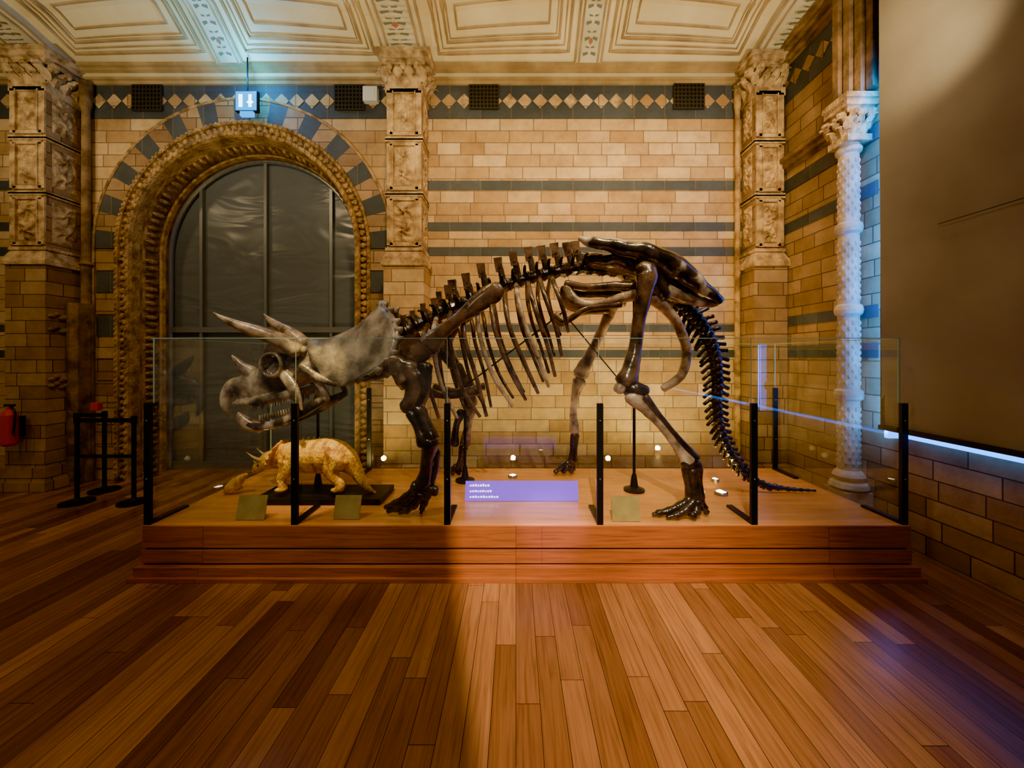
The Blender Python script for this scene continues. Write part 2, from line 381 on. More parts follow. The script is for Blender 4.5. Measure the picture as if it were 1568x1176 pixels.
# right wall
b=MB()
def rq(y0,y1,z0,z1,m=0): b.quad((XR,y1,z0),(XR,y0,z0),(XR,y0,z1),(XR,y1,z1),m)
rq(-3,WD,0,5.8)
for z0,z1 in ((3.80,3.95),(3.27,3.40),(2.08,2.20),(1.68,1.83)): b.box(XR-.008,XR+.01,3.7,WD,z0,z1,1)
b.box(XR-.008,XR+.01,3.9,WD,4.95,5.4,1)
y=3.95
while y<WD:
    c=V((XR-.014,y,5.185)); r=.1
    b.quad(c+V((0,r,0)),c+V((0,0,-r)),c+V((0,-r,0)),c+V((0,0,r)),0); y+=.208
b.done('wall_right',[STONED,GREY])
b=MB()
for z0,z1,p in ((5.40,5.44,.04),(5.44,5.47,.08),(5.47,5.53,.06),(5.53,5.56,.12),(5.56,5.62,.17)): b.box(XR-p,XR+.01,3.3,WD-.1,z0,z1,0)
for z0,z1,p in ((4.06,4.10,.03),(4.10,4.16,.07),(4.16,4.21,.11)): b.box(XR-p,XR+.01,3.95,4.98,z0,z1,0)
for k in range(5):
    b.box(XR-.20+.035*k,XR+.01,4.0-.09*k-.07,4.0-.09*k,4.28,5.6,0)
b.box(XR-.10,XR-.003,2.2,3.60,4.3,5.6,2)
b.done('trim_3',[CARVED,STONED,BLACK2])
# ------------------------------------------------------------------ ceiling
BAY=[-10.92,-6.17,-1.42,3.33]
def cz(x,s):
    u=0
    for k in range(3):
        if BAY[k]<=x<=BAY[k+1]: u=(x-BAY[k])/(BAY[k+1]-BAY[k])
    return 5.61+.14*s-.012*s*s+(.28*math.sin(math.pi*u)**.7*min(1,s/.5) if 0<u<1 else 0)
def cp(x,s,dz=0): return V((x,5.12-s,cz(x,s)+dz))
b=MB()
ss=[0,.06,.12,.2,.3,.4,.5,.65,.8,1,1.3,1.7,2.2,3,4,5.5,7.5]
xs=[-10.92+k*(14.4/180) for k in range(181)]
b.grid([[cp(x,s) for x in xs] for s in ss],0)
b.grid([[V((x,WD,5.6)) for x in xs],[cp(x,0) for x in xs]],0)
def ridge(x0,x1,s0,s1,w,h):
    pts=[]; n=14
    for k in range(n): pts.append(cp(x0+(x1-x0)*k/n,s0,-h*.2))
    for k in range(5): pts.append(cp(x1,s0+(s1-s0)*k/5,-h*.2))
    for k in range(n): pts.append(cp(x1+(x0-x1)*k/n,s1,-h*.2))
    for k in range(5): pts.append(cp(x0,s1+(s0-s1)*k/5,-h*.2))
    b.tube([(p,w,h) for p in pts],n=6,sub=1,mat=1,closed=True)
mids=[(BAY[k]+BAY[k+1])/2 for k in range(3)]
for k in range(3):
    for (a,c) in ((BAY[k]+.42,mids[k]-.27),(mids[k]+.27,BAY[k+1]-.42)):
        for (s0,s1) in ((.10,.82),(.98,2.0),(2.15,3.6)):
            for o,w_,h_ in ((0,.018,.032),(.06,.009,.016),(.13,.016,.028),(.17,.008,.014),(.27,.013,.020)):
                if s1-s0>2*o+.05: ridge(a+o,c-o,s0+o*.9,s1-o*.9,w_,h_)
for xm,hw in [(m_,.17) for m_ in mids]+[(q_,.27) for q_ in BAY]:
    n=30; sl=[7.4*(k/n)**1.5 for k in range(n+1)]
    big=hw>.2; dz=-.10 if big else -.035
    b.grid([[cp(xm-hw,s,0),cp(xm-hw,s,dz),cp(xm+hw,s,dz),cp(xm+hw,s,0)] for s in sl],2)
    for e in (-hw,-hw*.72,hw*.72,hw):
        b.tube([(cp(xm+e,s,dz),.014,.014) for s in sl],n=6,sub=1,mat=1)
    s=.08; j=0; ww=hw*.5
    def pt(x,t):
        p=cp(xm+x,t); base=cp(xm,t); return V((p.x,p.y,min(p.z,base.z)+dz-.004))
    while s<2.2:
        if j%3==1: b.quad(pt(-ww*.35,s),pt(0,s-.035),pt(ww*.35,s),pt(0,s+.035),4)
        for sg in (-1,1):
            b.quad(pt(sg*ww*.15,s+.02),pt(sg*ww*.9,s-.0),pt(sg*ww*1.0,s+.030),pt(sg*ww*.3,s+.04),3)
            b.quad(pt(sg*ww*.1,s+.07),pt(sg*ww*.6,s+.072),pt(sg*ww*.7,s+.09),pt(sg*ww*.15,s+.082),3)
        s+=.13; j+=1
b.done('ceiling',[CREAM,CREAMF,RIBM,ORN,ORNR])
# ------------------------------------------------------------------ piers
def leaf(b,base,out,side,h,w,curl,mat):
    U=V((0,0,1)); rows=[]; n=7
    for k in range(n+1):
        t=k/n
        p=base+U*(h*(t if t<.8 else .8+.2*(1-(t-.8)/.2*1.4)))+out*(curl*t**2.2)
        ww=w*(.55+.45*math.sin(math.pi*min(1,t*1.1)))*(1 if t<.85 else .6)
        ww*=1+.18*math.sin(t*22)
        rows.append([p-side*ww-out*.012,p-side*ww*.5+out*.008,p+out*.022,p+side*ww*.5+out*.008,p+side*ww-out*.012])
    b.grid(rows,mat)
def capital(b,x0,x1,y0,y1,z0,z1,mat=0,sides=('f','l','r'),k_=1):
    h=z1-z0
    b.box(x0-.02,x1+.02,y0-.02,y1,z0-.03,z0+.03,mat)
    b.box(x0+.01,x1-.01,y0+.01,y1,z0,z1,mat)
    b.box(x0-.05*k_,x1+.05*k_,y0-.05*k_,y1,z1-.03,z1+.03,mat)
    b.box(x0-.09*k_,x1+.09*k_,y0-.09*k_,y1,z1+.03,z1+.09,mat)
    b.box(x0-.12*k_,x1+.12*k_,y0-.12*k_,y1,z1+.09,z1+.14,mat)
    for nme,o,out,side,W in (('f',V((x0,y0,z0)),V((0,-1,0)),V((1,0,0)),x1-x0),('l',V((x0,y0,z0)),V((-1,0,0)),V((0,1,0)),y1-y0),('r',V((x1,y0,z0)),V((1,0,0)),V((0,1,0)),y1-y0)):
        if nme not in sides: continue
        nl=max(2,round(W/.13))
        for k in range(nl): leaf(b,o+side*(W*(k+.5)/nl)+V((0,0,.02)),out,side,h*.5,W/nl*.5,.09*k_,mat)
        for k in range(nl+1): leaf(b,o+side*(W*k/nl)+V((0,0,h*.32)),out,side,h*.5,W/nl*.5,.13*k_,mat)
        for k in (0,1):
            c=o+side*(W*(.08+.84*k))+V((0,0,h*.84))+out*.06*k_
            b.blob(c,.055*k_,.055*k_,.06*k_,10,6,mat)
            b.blob(c+out*.04*k_,.03,.03,.03,8,5,mat)
        b.blob(o+side*(W*.5)+V((0,0,h*.85))+out*.05*k_,.05*k_,.04*k_,.05*k_,8,5,mat)
def pier(name,xl,xr,dl,dark,sides,xs_off=.035,sidepanels=()):
    b=MB(); back=WD-.015
    U=V((0,0,1))
    b.box(xl-.05,xr+.05,dl-.05,back,0,.12,0); b.box(xl-.03,xr+.03,dl-.03,back,.12,.30,0)
    b.box(xl,xr,dl,back,.30,2.88,0)
    b.box(xl-.03,xr+.03,dl-.03,back,2.85,2.90,2)
    b.grid([[V((xl-.03,back,2.9)),V((xl-.03,dl-.03,2.9)),V((xr+.03,dl-.03,2.9)),V((xr+.03,back,2.9))],[V((xl+xs_off,back,3.05)),V((xl+xs_off,dl+xs_off,3.05)),V((xr-xs_off,dl+xs_off,3.05)),V((xr-xs_off,back,3.05))]],2)
    u0,u1,ud=xl+xs_off,xr-xs_off,dl+xs_off
    b.box(u0,u1,ud,back,3.03,5.10,0)
    for z0,z1 in ((3.13,3.70),(3.84,4.40),(4.54,5.08)):
        for zz in (z0-.09,z1+.03): b.box(u0-.02,u1+.02,ud-.02,back,zz,zz+.04,2)
        pw=.085; W=u1-u0-2*pw
        b.relief(V((u0+pw,ud-.004,z0+.03)),V((1,0,0)),U,V((0,-1,0)),W,z1-z0-.06,scroll,.045,mat=1)
        for xx in (u0,u1-pw+.01): b.box(xx,xx+pw-.01,ud-.02,ud,z0-.02,z1,2)
        for zz in (z0-.03,z1-.02): b.box(u0+.04,u1-.04,ud-.02,ud,zz,zz+.045,2)
        for xx in (u0+pw-.012,u1-pw): b.box(xx,xx+.012,ud-.034,ud,z0,z1-.01,2)
        for sd in sidepanels:
            if sd=='r': b.relief(V((u1+.003,ud+.06,z0+.03)),V((0,1,0)),U,V((1,0,0)),back-ud-.10,z1-z0-.06,scroll,.03,mat=1)
            else: b.relief(V((u0-.003,ud+.06,z0+.03)),V((0,1,0)),U,V((-1,0,0)),back-ud-.10,z1-z0-.06,scroll,.03,mat=1)
    capital(b,u0,u1,ud,back,5.08,5.42,1,sides)
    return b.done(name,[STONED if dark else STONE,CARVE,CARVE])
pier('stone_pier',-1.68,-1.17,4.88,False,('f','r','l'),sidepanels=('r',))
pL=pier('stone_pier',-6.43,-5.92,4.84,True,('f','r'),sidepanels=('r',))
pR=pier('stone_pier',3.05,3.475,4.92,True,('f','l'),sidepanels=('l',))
b=MB()
b.lathe(-5.80,5.19,[(.08,0),(.08,.25),(.055,.3),(.05,2.9),(.075,2.93),(.05,2.97),(.045,5.0),(.06,5.08),(.07,5.3),(.07,5.38)],16)
b.box(-5.905,-5.75,5.05,5.255,0,2.4,0)
b.done('colonnette',CARVED,pL)
b=MB()
b.lathe(3.0,5.21,[(.045,0),(.045,.25),(.04,.3),(.035,2.75),(.045,2.83),(.035,2.87),(.032,5.0),(.045,5.08),(.045,5.3)],16)
b.done('colonnette_small',CARVEG,pR)
b=MB()
for px,py in ((85,505),(130,485),(88,590),(135,580)):
    c=P(px,py,5.0)
    for k in range(5): b.blob(V((-5.915,c.y-.1+.05*k,c.z+.03*math.sin(k*2))),.03,.04,.03,8,5)
b.done('carved_bosses',CARVED,pL)
# ------------------------------------------------------------------ column on right
col=empty('carved_column'); cx,cy=3.355,3.88
COLM=noisy('column_stone',(.34,.24,.14),(.60,.47,.30),scale=5,rough=.7,bump=.3)
b=MB()
b.box(cx-.14,cx+.12,cy-.14,cy+.14,0,.36,0); b.box(cx-.16,cx+.12,cy-.16,cy+.16,0,.10,0)
b.lathe(cx,cy,[(.13,.36),(.165,.39),(.15,.43),(.12,.45),(.13,.48),(.135,.50),(.12,.53),(.092,.56),(.09,1.25),(.115,1.27),(.12,1.31),(.115,1.35),(.09,1.37),(.088,2.10),(.11,2.12),(.118,2.16),(.11,2.2),(.088,2.22),(.086,2.92),(.108,2.94),(.115,2.98),(.108,3.02),(.086,3.04),(.084,3.72),(.105,3.74),(.11,3.77),(.09,3.8),(.10,3.86),(.13,4.05)],28,0)
for z0,z1,r in ((.6,1.22,.088),(1.4,2.08,.086),(2.25,2.9,.084),(3.07,3.7,.082)):
    for k in range(10):
        for j in range(int((z1-z0)/.06)):
            t=2*math.pi*k/10+(j%2)*.31; z=z0+.03+j*.06
            b.blob(V((cx+r*math.cos(t),cy+r*math.sin(t),z)),.013,.013,.026,6,4,0)
b.done('shaft',COLM,col,smooth=False)
b=MB(); capital(b,cx-.10,cx+.10,cy-.11,cy+.11,3.84,4.10,0,k_=.7); b.done('capital',CARVE,col)
# ------------------------------------------------------------------ screen
sc_=empty('projection_screen')
b=MB(); sx=3.24
rows=[]
for j in range(25):
    z=1.09+(5.5-1.09)*j/24; rows.append([V((sx+.012*math.sin(y*2.2+z*.7),y,z)) for y in [-1+k*(3.42+1)/24 for k in range(25)]])
b.grid(rows,0)
b.done('screen_fabric',SCREEN,sc_,smooth=True)
b=MB(); b.box(sx-.02,sx+.03,-1,3.42,1.05,1.09,0); b.box(sx+.01,sx+.03,3.39,3.43,1.05,5.5,0); b.done('screen_frame',BLACK,sc_)
b=MB(); b.tube([(P(1437,343,(sx-.02)*F/647),.003,.003),(P(1568,303,(sx-.02)*F/778),.003,.003)],n=6,sub=1); b.done('tension_wire',BLACK,sc_)
b=MB(); b.box(XR-.09,XR-.05,-1,3.36,.98,1.01,0); b.box(XR-.10,XR-.01,3.50,3.54,.95,4.25,0); b.done('led_strip',BLUEM,sc_)
# ------------------------------------------------------------------ platform
X0,X1,Y0,Y1,PZ=-2.865,3.03,2.95,4.47,.393
pl=empty('exhibit_platform')
b=MB(); b.box(X0,X1,Y0,Y1,PZ-.165,PZ,0); b.box(X0-.004,X1+.004,Y0-.004,Y1,.112,PZ-.181,0); b.box(X0+.02,X1-.02,Y0+.02,Y1,.05,PZ-.1,1)
b.box(X0-.03,X1+.03,Y0-.045,Y1,.03,.098,0); b.box(X0-.05,X1+.05,Y0-.075,Y1,0,.03,0)
b.box(.199,.201,Y0-.0012,Y0+.01,PZ-.165,PZ,1); b.box(.199,.201,Y0-.0052,Y0+.01,.115,PZ-.181,1)
b.done('plinth_boards',[PLAT,GROOVE],pl,bevel=.004)
b=MB(); b.box(X0+.01,X1-.01,Y0+.01,Y1-.01,PZ,PZ+.004,0); b.done('deck',PTOP,pl)
DZ=PZ+.004
# ------------------------------------------------------------------ glass barrier
gb=empty('glass_barrier'); b=MB(); GT=1.835
fx=[X0+.02,-1.71,-.53,.65,1.84,X1-.03]
gy=Y0+.05
for k in range(5): b.quad((fx[k]+.006,gy,DZ+.02),(fx[k+1]-.006,gy,DZ+.02),(fx[k+1]-.006,gy,GT),(fx[k]+.006,gy,GT))
for x in (X1-.046,X0+.044): b.quad((x,gy+.01,DZ+.02),(x,Y1-.04,DZ+.02),(x,Y1-.04,GT),(x,gy+.01,GT))
b.quad((X0+.05,Y1-.04,DZ+.02),(X1-.05,Y1-.04,DZ+.02),(X1-.05,Y1-.04,GT),(X0+.05,Y1-.04,GT))
b.done('glass_panels',GLASS,gb)
b=MB()
for k in range(5):
    b.box(fx[k]+.006,fx[k+1]-.006,gy-.005,gy+.005,GT,GT+.006)
    b.box(fx[k+1]-.008,fx[k+1]-.004,gy-.003,gy+.003,1.334,GT)
for x in (X1-.046,X0+.044):
    b.box(x-.005,x+.005,gy+.01,Y1-.04,GT,GT+.006); b.box(x-.004,x+.004,gy-.004,gy+.004,1.334,GT); b.box(x-.004,x+.004,Y1-.044,Y1-.036,DZ+.02,GT)
b.box(X0+.05,X1-.05,Y1-.044,Y1-.036,GT,GT+.004)
b.done('glass_edges',GEDGE,gb)
b=MB()
def post(x,y,inward):
    b.box(x-.024,x+.024,y-.016,y+.010,DZ,1.334,0)
    y2=y+.34*inward
    b.box(x-.024,x+.024,min(y,y2),max(y,y2),DZ,DZ+.02,0)
    for z in (.75,1.2): b.blob(V((x,y-.018,z)),.008,.006,.008,8,4,1)
for x in fx: post(x,Y0+.03,1)
for x in (-1.68,X1-.06): post(x,Y1-.06,-1)
b.done('steel_posts',[BLACK,STEEL],gb)
# ------------------------------------------------------------------ triceratops skeleton
tr=empty('triceratops_skeleton'); DC=3.65
spine=[(585,528),(615,512),(650,492),(690,473),(740,450),(790,431),(840,418),(890,410),(950,415),(1010,440),(1045,468)]
def interp(path,m):
    pts=[V((a,b,0)) for a,b in path]; segs=[(pts[i+1]-pts[i]).length for i in range(len(pts)-1)]; tot=sum(segs); out=[]
    for k in range(m):
        t=tot*k/(m-1)*.9999; i=0
        while t>segs[i]: t-=segs[i]; i+=1
        p=pts[i].lerp(pts[i+1],t/segs[i]); T=(pts[i+1]-pts[i]).normalized(); out.append((p.x,p.y,T.x,T.y))
    return out
b=MB()
sp=interp(spine,28)
for k,(x,y,tx,ty) in enumerate(sp):
    h=7.2
    b.bone([(x-tx*h,y-ty*h,DC,11),(x,y,DC,8),(x+tx*h,y+ty*h,DC,11)],n=10,sub=2,mat=0)
    for sg in (-1,1): b.tube([(P(x,y-6,DC),.02,.02),(P(x,y-14,DC)+V((0,sg*.13,0)),.016,.012),(P(x,y-12,DC)+V((0,sg*.22,0)),.012,.01)],n=6,sub=2,mat=0)
tops=[(618,484,0),(632,477,0),(648,466,0),(664,458,0),(672,448,0),(684,438,0),(692,430,1),(713,420,1),(736,405,1),(762,396,1),(785,387,1),(808,380,1),(828,378,1),(848,374,1),(867,373,1),(880,371,1)]
def spy(x):
    for i in range(len(spine)-1):
        a,c=spine[i],spine[i+1]
        if a[0]<=x<=c[0]: return a[1]+(c[1]-a[1])*(x-a[0])/(c[0]-a[0])
    return spine[-1][1]
for x,y,t in tops:
    bx=x+9; by=spy(bx)-4
    w_=6.8 if t else 4.5
    b.bone([(bx,by,DC,6,5),(x+5,(by+y)/2,DC,w_*.75,3),(x+2,y+14,DC,w_*.9,4)],n=8,sub=2,mat=0,nz=.1)
    b.bone([(x+2.5,y+20,DC,w_*1.1,4),(x+1.2,y+9,DC,w_*1.25,5),(x,y-1,DC,w_*1.35,5.5)],n=4,sub=2,mat=1,nz=.08,cap=False)
b.done('vertebral_column',[BD,BB],tr,smooth=False)
# ribs
b=MB()
ribs=[((655,498),(648,535),(655,585),(672,640)),((668,488),(664,535),(676,590),(700,640)),((690,478),(690,530),(705,590),(735,638)),((712,468),(712,520),(730,580),(745,637)),((732,460),(735,515),(755,575),(785,622)),((752,450),(758,505),(780,565),(805,612)),((772,443),(780,500),(803,555),(824,602)),((790,436),(802,492),(823,545),(840,592)),((808,430),(822,482),(838,528),(850,576)),((826,425),(840,470),(852,505),(860,545)),((845,422),(856,455),(864,480),(870,508))]
for k,r in enumerate(ribs):
    (a,bb,c,d)=r
    w=min(1,.5+.1*k) if k<5 else 1-.05*(k-5)
    dd=.20+.26*w
    q=[(a[0],a[1],DC-.05,4),((a[0]*.6+bb[0]*.4)-2,a[1]*.7+bb[1]*.3,DC-dd*.75,4,3),(bb[0],bb[1],DC-dd,3.8,2.8),(c[0],c[1],DC-dd*.98,3.5,2.6),(d[0],d[1],DC-dd*.75,2.8,2.3)]
    b.bone(q,n=8,sub=5,mat=1 if k in (1,4,7) else 0,nz=.12)
    pts=[(P(e[0],e[1],e[2]),e[3]/F*e[2],(e[4] if len(e)>4 else e[3])/F*e[2]) for e in q]
    b.tube([(V((p.x,2*DC-p.y,p.z)),aa,b_) for p,aa,b_ in pts],8,5,.12,14,0)
b.done('rib_cage',[BB,BL],tr,smooth=True)
# pelvis
b=MB()
b.bone([(887,365,3.45,3,4),(905,371,3.42,8,8),(945,378,3.40,12,13),(985,388,3.38,16,18),(1020,402,3.38,19,20),(1050,424,3.42,18,18),(1080,446,3.45,13,15),(1102,460,3.48,7,8)],n=16,mat=0,mirror=DC,nz=.3,nf=8)
b.bone([(900,400,DC,12,30),(950,408,DC,15,38),(1000,425,DC,17,38),(1040,455,DC,14,25)],n=14,mat=2,nz=.3,nf=8)
b.bone([(985,395,3.4,16),(1000,425,3.42,18),(1015,452,3.44,15)],mat=3,mirror=DC)
b.bone([(1010,440,3.42,12),(1045,455,3.45,10),(1085,464,3.5,7),(1098,464,3.5,5)],mat=1,mirror=DC)
b.bone([(868,438,3.50,7,4),(878,458,3.47,8,4),(905,466,3.45,5),(945,458,3.42,7),(975,450,3.42,11)],mat=1,mirror=DC)
b.bone([(866,434,3.50,6,4),(900,440,3.46,6),(940,438,3.44,7),(970,440,3.42,9)],mat=2,mirror=DC)
b.bone([(850,482,3.5,5,4),(866,492,3.48,5,4),(900,472,3.45,5),(950,466,3.42,6)],mat=2,mirror=DC)
b.bone([(1000,455,3.44,11),(1028,482,3.47,8),(1046,515,3.5,7.5),(1051,545,3.52,7),(1043,575,3.54,7),(1016,595,3.56,6)],mat=1)
b.bone([(1000,455,3.84,11),(1028,482,3.83,8),(1046,515,3.8,7.5),(1051,545,3.78,7),(1043,575,3.74,6),(1018,592,3.70,5)],mat=2)
b.done('pelvis',[BM,BL,BB,BD],tr,smooth=True)
# hind legs
b=MB()
b.bone([(982,408,3.30,13,10),(990,420,3.30,17,14),(987,445,3.28,13.5),(979,485,3.26,10.5),(973,530,3.24,10),(966,562,3.22,13),(960,585,3.21,18,16)],n=14,mat=1)
b.bone([(946,592,3.20,9),(952,596,3.20,9)],mat=3); b.bone([(962,594,3.24,13,14),(972,596,3.20,14,14),(990,598,3.18,8)],mat=0)
b.bone([(966,606,3.20,13),(982,618,3.19,12),(1000,636,3.17,8.5),(1020,660,3.14,7),(1040,688,3.12,8),(1054,706,3.11,12)],n=12,mat=3)
b.bone([(988,608,3.14,6),(1012,638,3.12,4),(1040,672,3.1,4),(1066,702,3.09,6.5)],n=8,mat=0)
b.bone([(1048,710,3.10,9),(1070,714,3.09,8)],mat=0)
for (x0,y0,x1,y1,dd) in ((1050,718,1056,762,3.10),(1060,720,1065,765,3.08),(1069,718,1073,762,3.10)):
    b.bone([(x0,y0,dd,7),((x0+x1)/2,(y0+y1)/2,dd,5),(x1,y1,dd,7)],mat=0,n=10,sub=4)
def toe(chain,mat=0):
    for a,c in zip(chain[:-1],chain[1:]):
        m=tuple((a[i]+c[i])/2 for i in range(3))
        b.bone([(a[0],a[1],a[2],a[3]),(m[0],m[1],m[2],(a[3]+c[3])*.38),(c[0],c[1],c[2],c[3])],n=8,sub=2,mat=mat)
toe([(1056,764,3.09,7),(1040,775,3.09,7),(1024,782,3.09,6.5),(1008,786,3.09,6),(1000,788,3.09,3)])
toe([(1062,768,3.07,7),(1050,781,3.05,7.5),(1036,789,3.04,6.5),(1022,792,3.04,3.5)])
toe([(1068,768,3.07,7),(1066,783,3.05,8),(1060,790,3.035,8)])
toe([(1073,764,3.10,6),(1078,778,3.11,6.5),(1082,785,3.11,5)])
b.bone([(940,462,4.00,10),(925,498,4.02,7.5),(908,535,4.05,7.5),(895,562,4.07,11),(888,574,4.08,12)],mat=3)
b.bone([(888,584,4.08,11),(882,600,4.08,7),(878,630,4.1,5.5),(880,660,4.12,8)],mat=3)
b.bone([(880,666,4.12,7),(878,690,4.13,6),(876,706,4.13,8)],mat=0)
for tx in (-18,-6,6): toe([(876+tx*.3,708,4.13,5),(872+tx*.8,717,4.13,5),(868+tx,723,4.13,4)])
b.done('hind_legs',[BD,BB,BM,BL],tr,smooth=True)
# fore limbs
b=MB()
b.bone([(768,440,3.34,9,3),(757,447,3.32,16,4),(735,462,3.28,15,4),(712,480,3.24,10.5,5),(690,498,3.22,10,5),(668,516,3.20,14,6),(655,532,3.19,19,7)],n=12,mat=1,nz=.1)
b.bone([(655,530,3.19,16,7),(636,545,3.22,17,7),(612,552,3.30,14,6)],mat=1)
b.bone([(604,526,3.25,8),(602,550,3.20,13),(622,572,3.16,22,13),(636,592,3.15,19,11),(632,612,3.15,13),(622,626,3.15,12)],n=14,mat=1,nz=.25)
b.bone([(600,548,3.12,8,5),(606,566,3.10,10,5),(616,584,3.09,7,4)],n=10,mat=3,nz=.2)
b.bone([(650,560,3.17,13,10),(648,590,3.15,12,9),(638,618,3.15,14,11)],mat=0)
b.bone([(618,622,3.16,8),(640,628,3.15,11),(650,645,3.14,9),(662,672,3.12,11)],mat=0)
b.bone([(628,632,3.13,8),(640,655,3.12,7),(648,680,3.11,10)],mat=0)
b.bone([(660,676,3.12,14),(655,700,3.12,10),(652,722,3.12,10),(648,742,3.12,13)],mat=0)
b.bone([(668,690,3.15,6),(668,715,3.15,5),(660,738,3.14,7)],mat=0)
b.bone([(634,745,3.12,10),(668,752,3.12,8)],mat=0)
toe([(634,750,3.12,8),(620,762,3.13,7),(604,771,3.13,6),(590,777,3.13,4)])
toe([(636,756,3.11,8),(622,770,3.12,7),(607,779,3.12,6),(594,783,3.12,4)])
toe([(645,758,3.10,8),(634,773,3.11,7.5),(622,781,3.11,7),(612,785,3.11,4)])
toe([(655,758,3.12,7),(650,771,3.13,6),(646,780,3.13,5)])
b.bone([(700,560,4.0,8),(712,590,4.03,10),(722,618,4.06,11)],mat=1); b.bone([(722,625,4.06,8),(716,655,4.08,6),(712,680,4.1,8)],mat=3)
b.bone([(706,630,4.06,7),(698,655,4.08,5),(696,680,4.1,7)],mat=0)
b.bone([(710,684,4.1,7),(706,706,4.12,6),(702,716,4.12,7)],mat=0)
for tx in (-14,-4,6): toe([(702+tx*.3,714,4.12,5),(700+tx*.8,720,4.12,4),(696+tx,725,4.12,4)])
b.bone([(768,440,3.95,9,3),(735,462,4.0,14,4),(700,495,4.03,10,5),(680,525,4.05,14,6),(695,560,4.03,10)],n=12,mat=1,nz=.1)
b.bone([(650,600,3.45,8,5),(690,606,3.42,5,3),(735,598,3.42,7,3)],mat=1,mirror=DC)
b.done('fore_limbs',[BD,BB,BM,BL],tr,smooth=True)
# tail
b=MB()
tailp=[(1040,462),(1066,488),(1084,515),(1094,545),(1098,580),(1097,612),(1099,642),(1106,668),(1118,694),(1134,716),(1152,733),(1175,744),(1208,749),(1242,751)]
tv=interp(tailp,40)
for k,(x,y,tx,ty) in enumerate(tv):
    t=k/39; r=11.5*(1-t)**.8+2; h=6.5; ddv=DC
    b.bone([(x-tx*h,y-ty*h,ddv,r),(x,y,ddv,r*.72),(x+tx*h,y+ty*h,ddv,r)],n=10,sub=2)
    ln=(24*(1-t)+2) if t<.72 else 2.5
    nx,ny=ty,-tx
    if t<.85:
        b.bone([(x,y,ddv,r*.5),(x+nx*ln*.6+tx*4,y+ny*ln*.6+ty*4,ddv,3.2),(x+nx*ln+tx*7,y+ny*ln+ty*7,ddv,3.6)],n=6,sub=2)
        b.bone([(x,y,ddv,r*.4),(x-nx*ln*.7+tx*6,y-ny*ln*.7+ty*6,ddv,2.6),(x-nx*ln*1.15+tx*12,y-ny*ln*1.15+ty*12,ddv,2.6)],n=6,sub=2)
        for sg in (-1,1):
            c=P(x,y,ddv); b.tube([(c,.016,.016),(c+V((-.03,sg*.13*(1-t),-.03)),.012,.012)],n=6,sub=2)
b.done('tail_vertebrae',[BD],tr,smooth=True)
# ---- skull
D0=3.58
def finish_remesh(b,name,mats,parent,vox,cutters=(),smooth_it=4):
    ob=b.done(name,mats,None,True)
    r=ob.modifiers.new('r','REMESH'); r.mode='VOXEL'; r.voxel_size=vox; r.use_smooth_shade=True
    sm=ob.modifiers.new('s','SMOOTH'); sm.iterations=smooth_it; sm.factor=.5
    cos=[]
    if cutters:
        bb=MB()
        for cc,rx,ry,rz in cutters: bb.blob(cc,rx,ry,rz,20,14)
        co=bb.done('cutter',mats,None,True); cos.append(co)
        mm=ob.modifiers.new('b','BOOLEAN'); mm.operation='DIFFERENCE'; mm.object=co; mm.solver='EXACT'
    dg=bpy.context.evaluated_depsgraph_get(); dg.update()
    me=bpy.data.meshes.new_from_object(ob.evaluated_get(dg)); me.name=name
    for p in me.polygons: p.use_smooth=True
    ob.modifiers.clear(); ob.data=me
    for c in cos: bpy.data.objects.remove(c)
    ob.parent=parent
    return ob
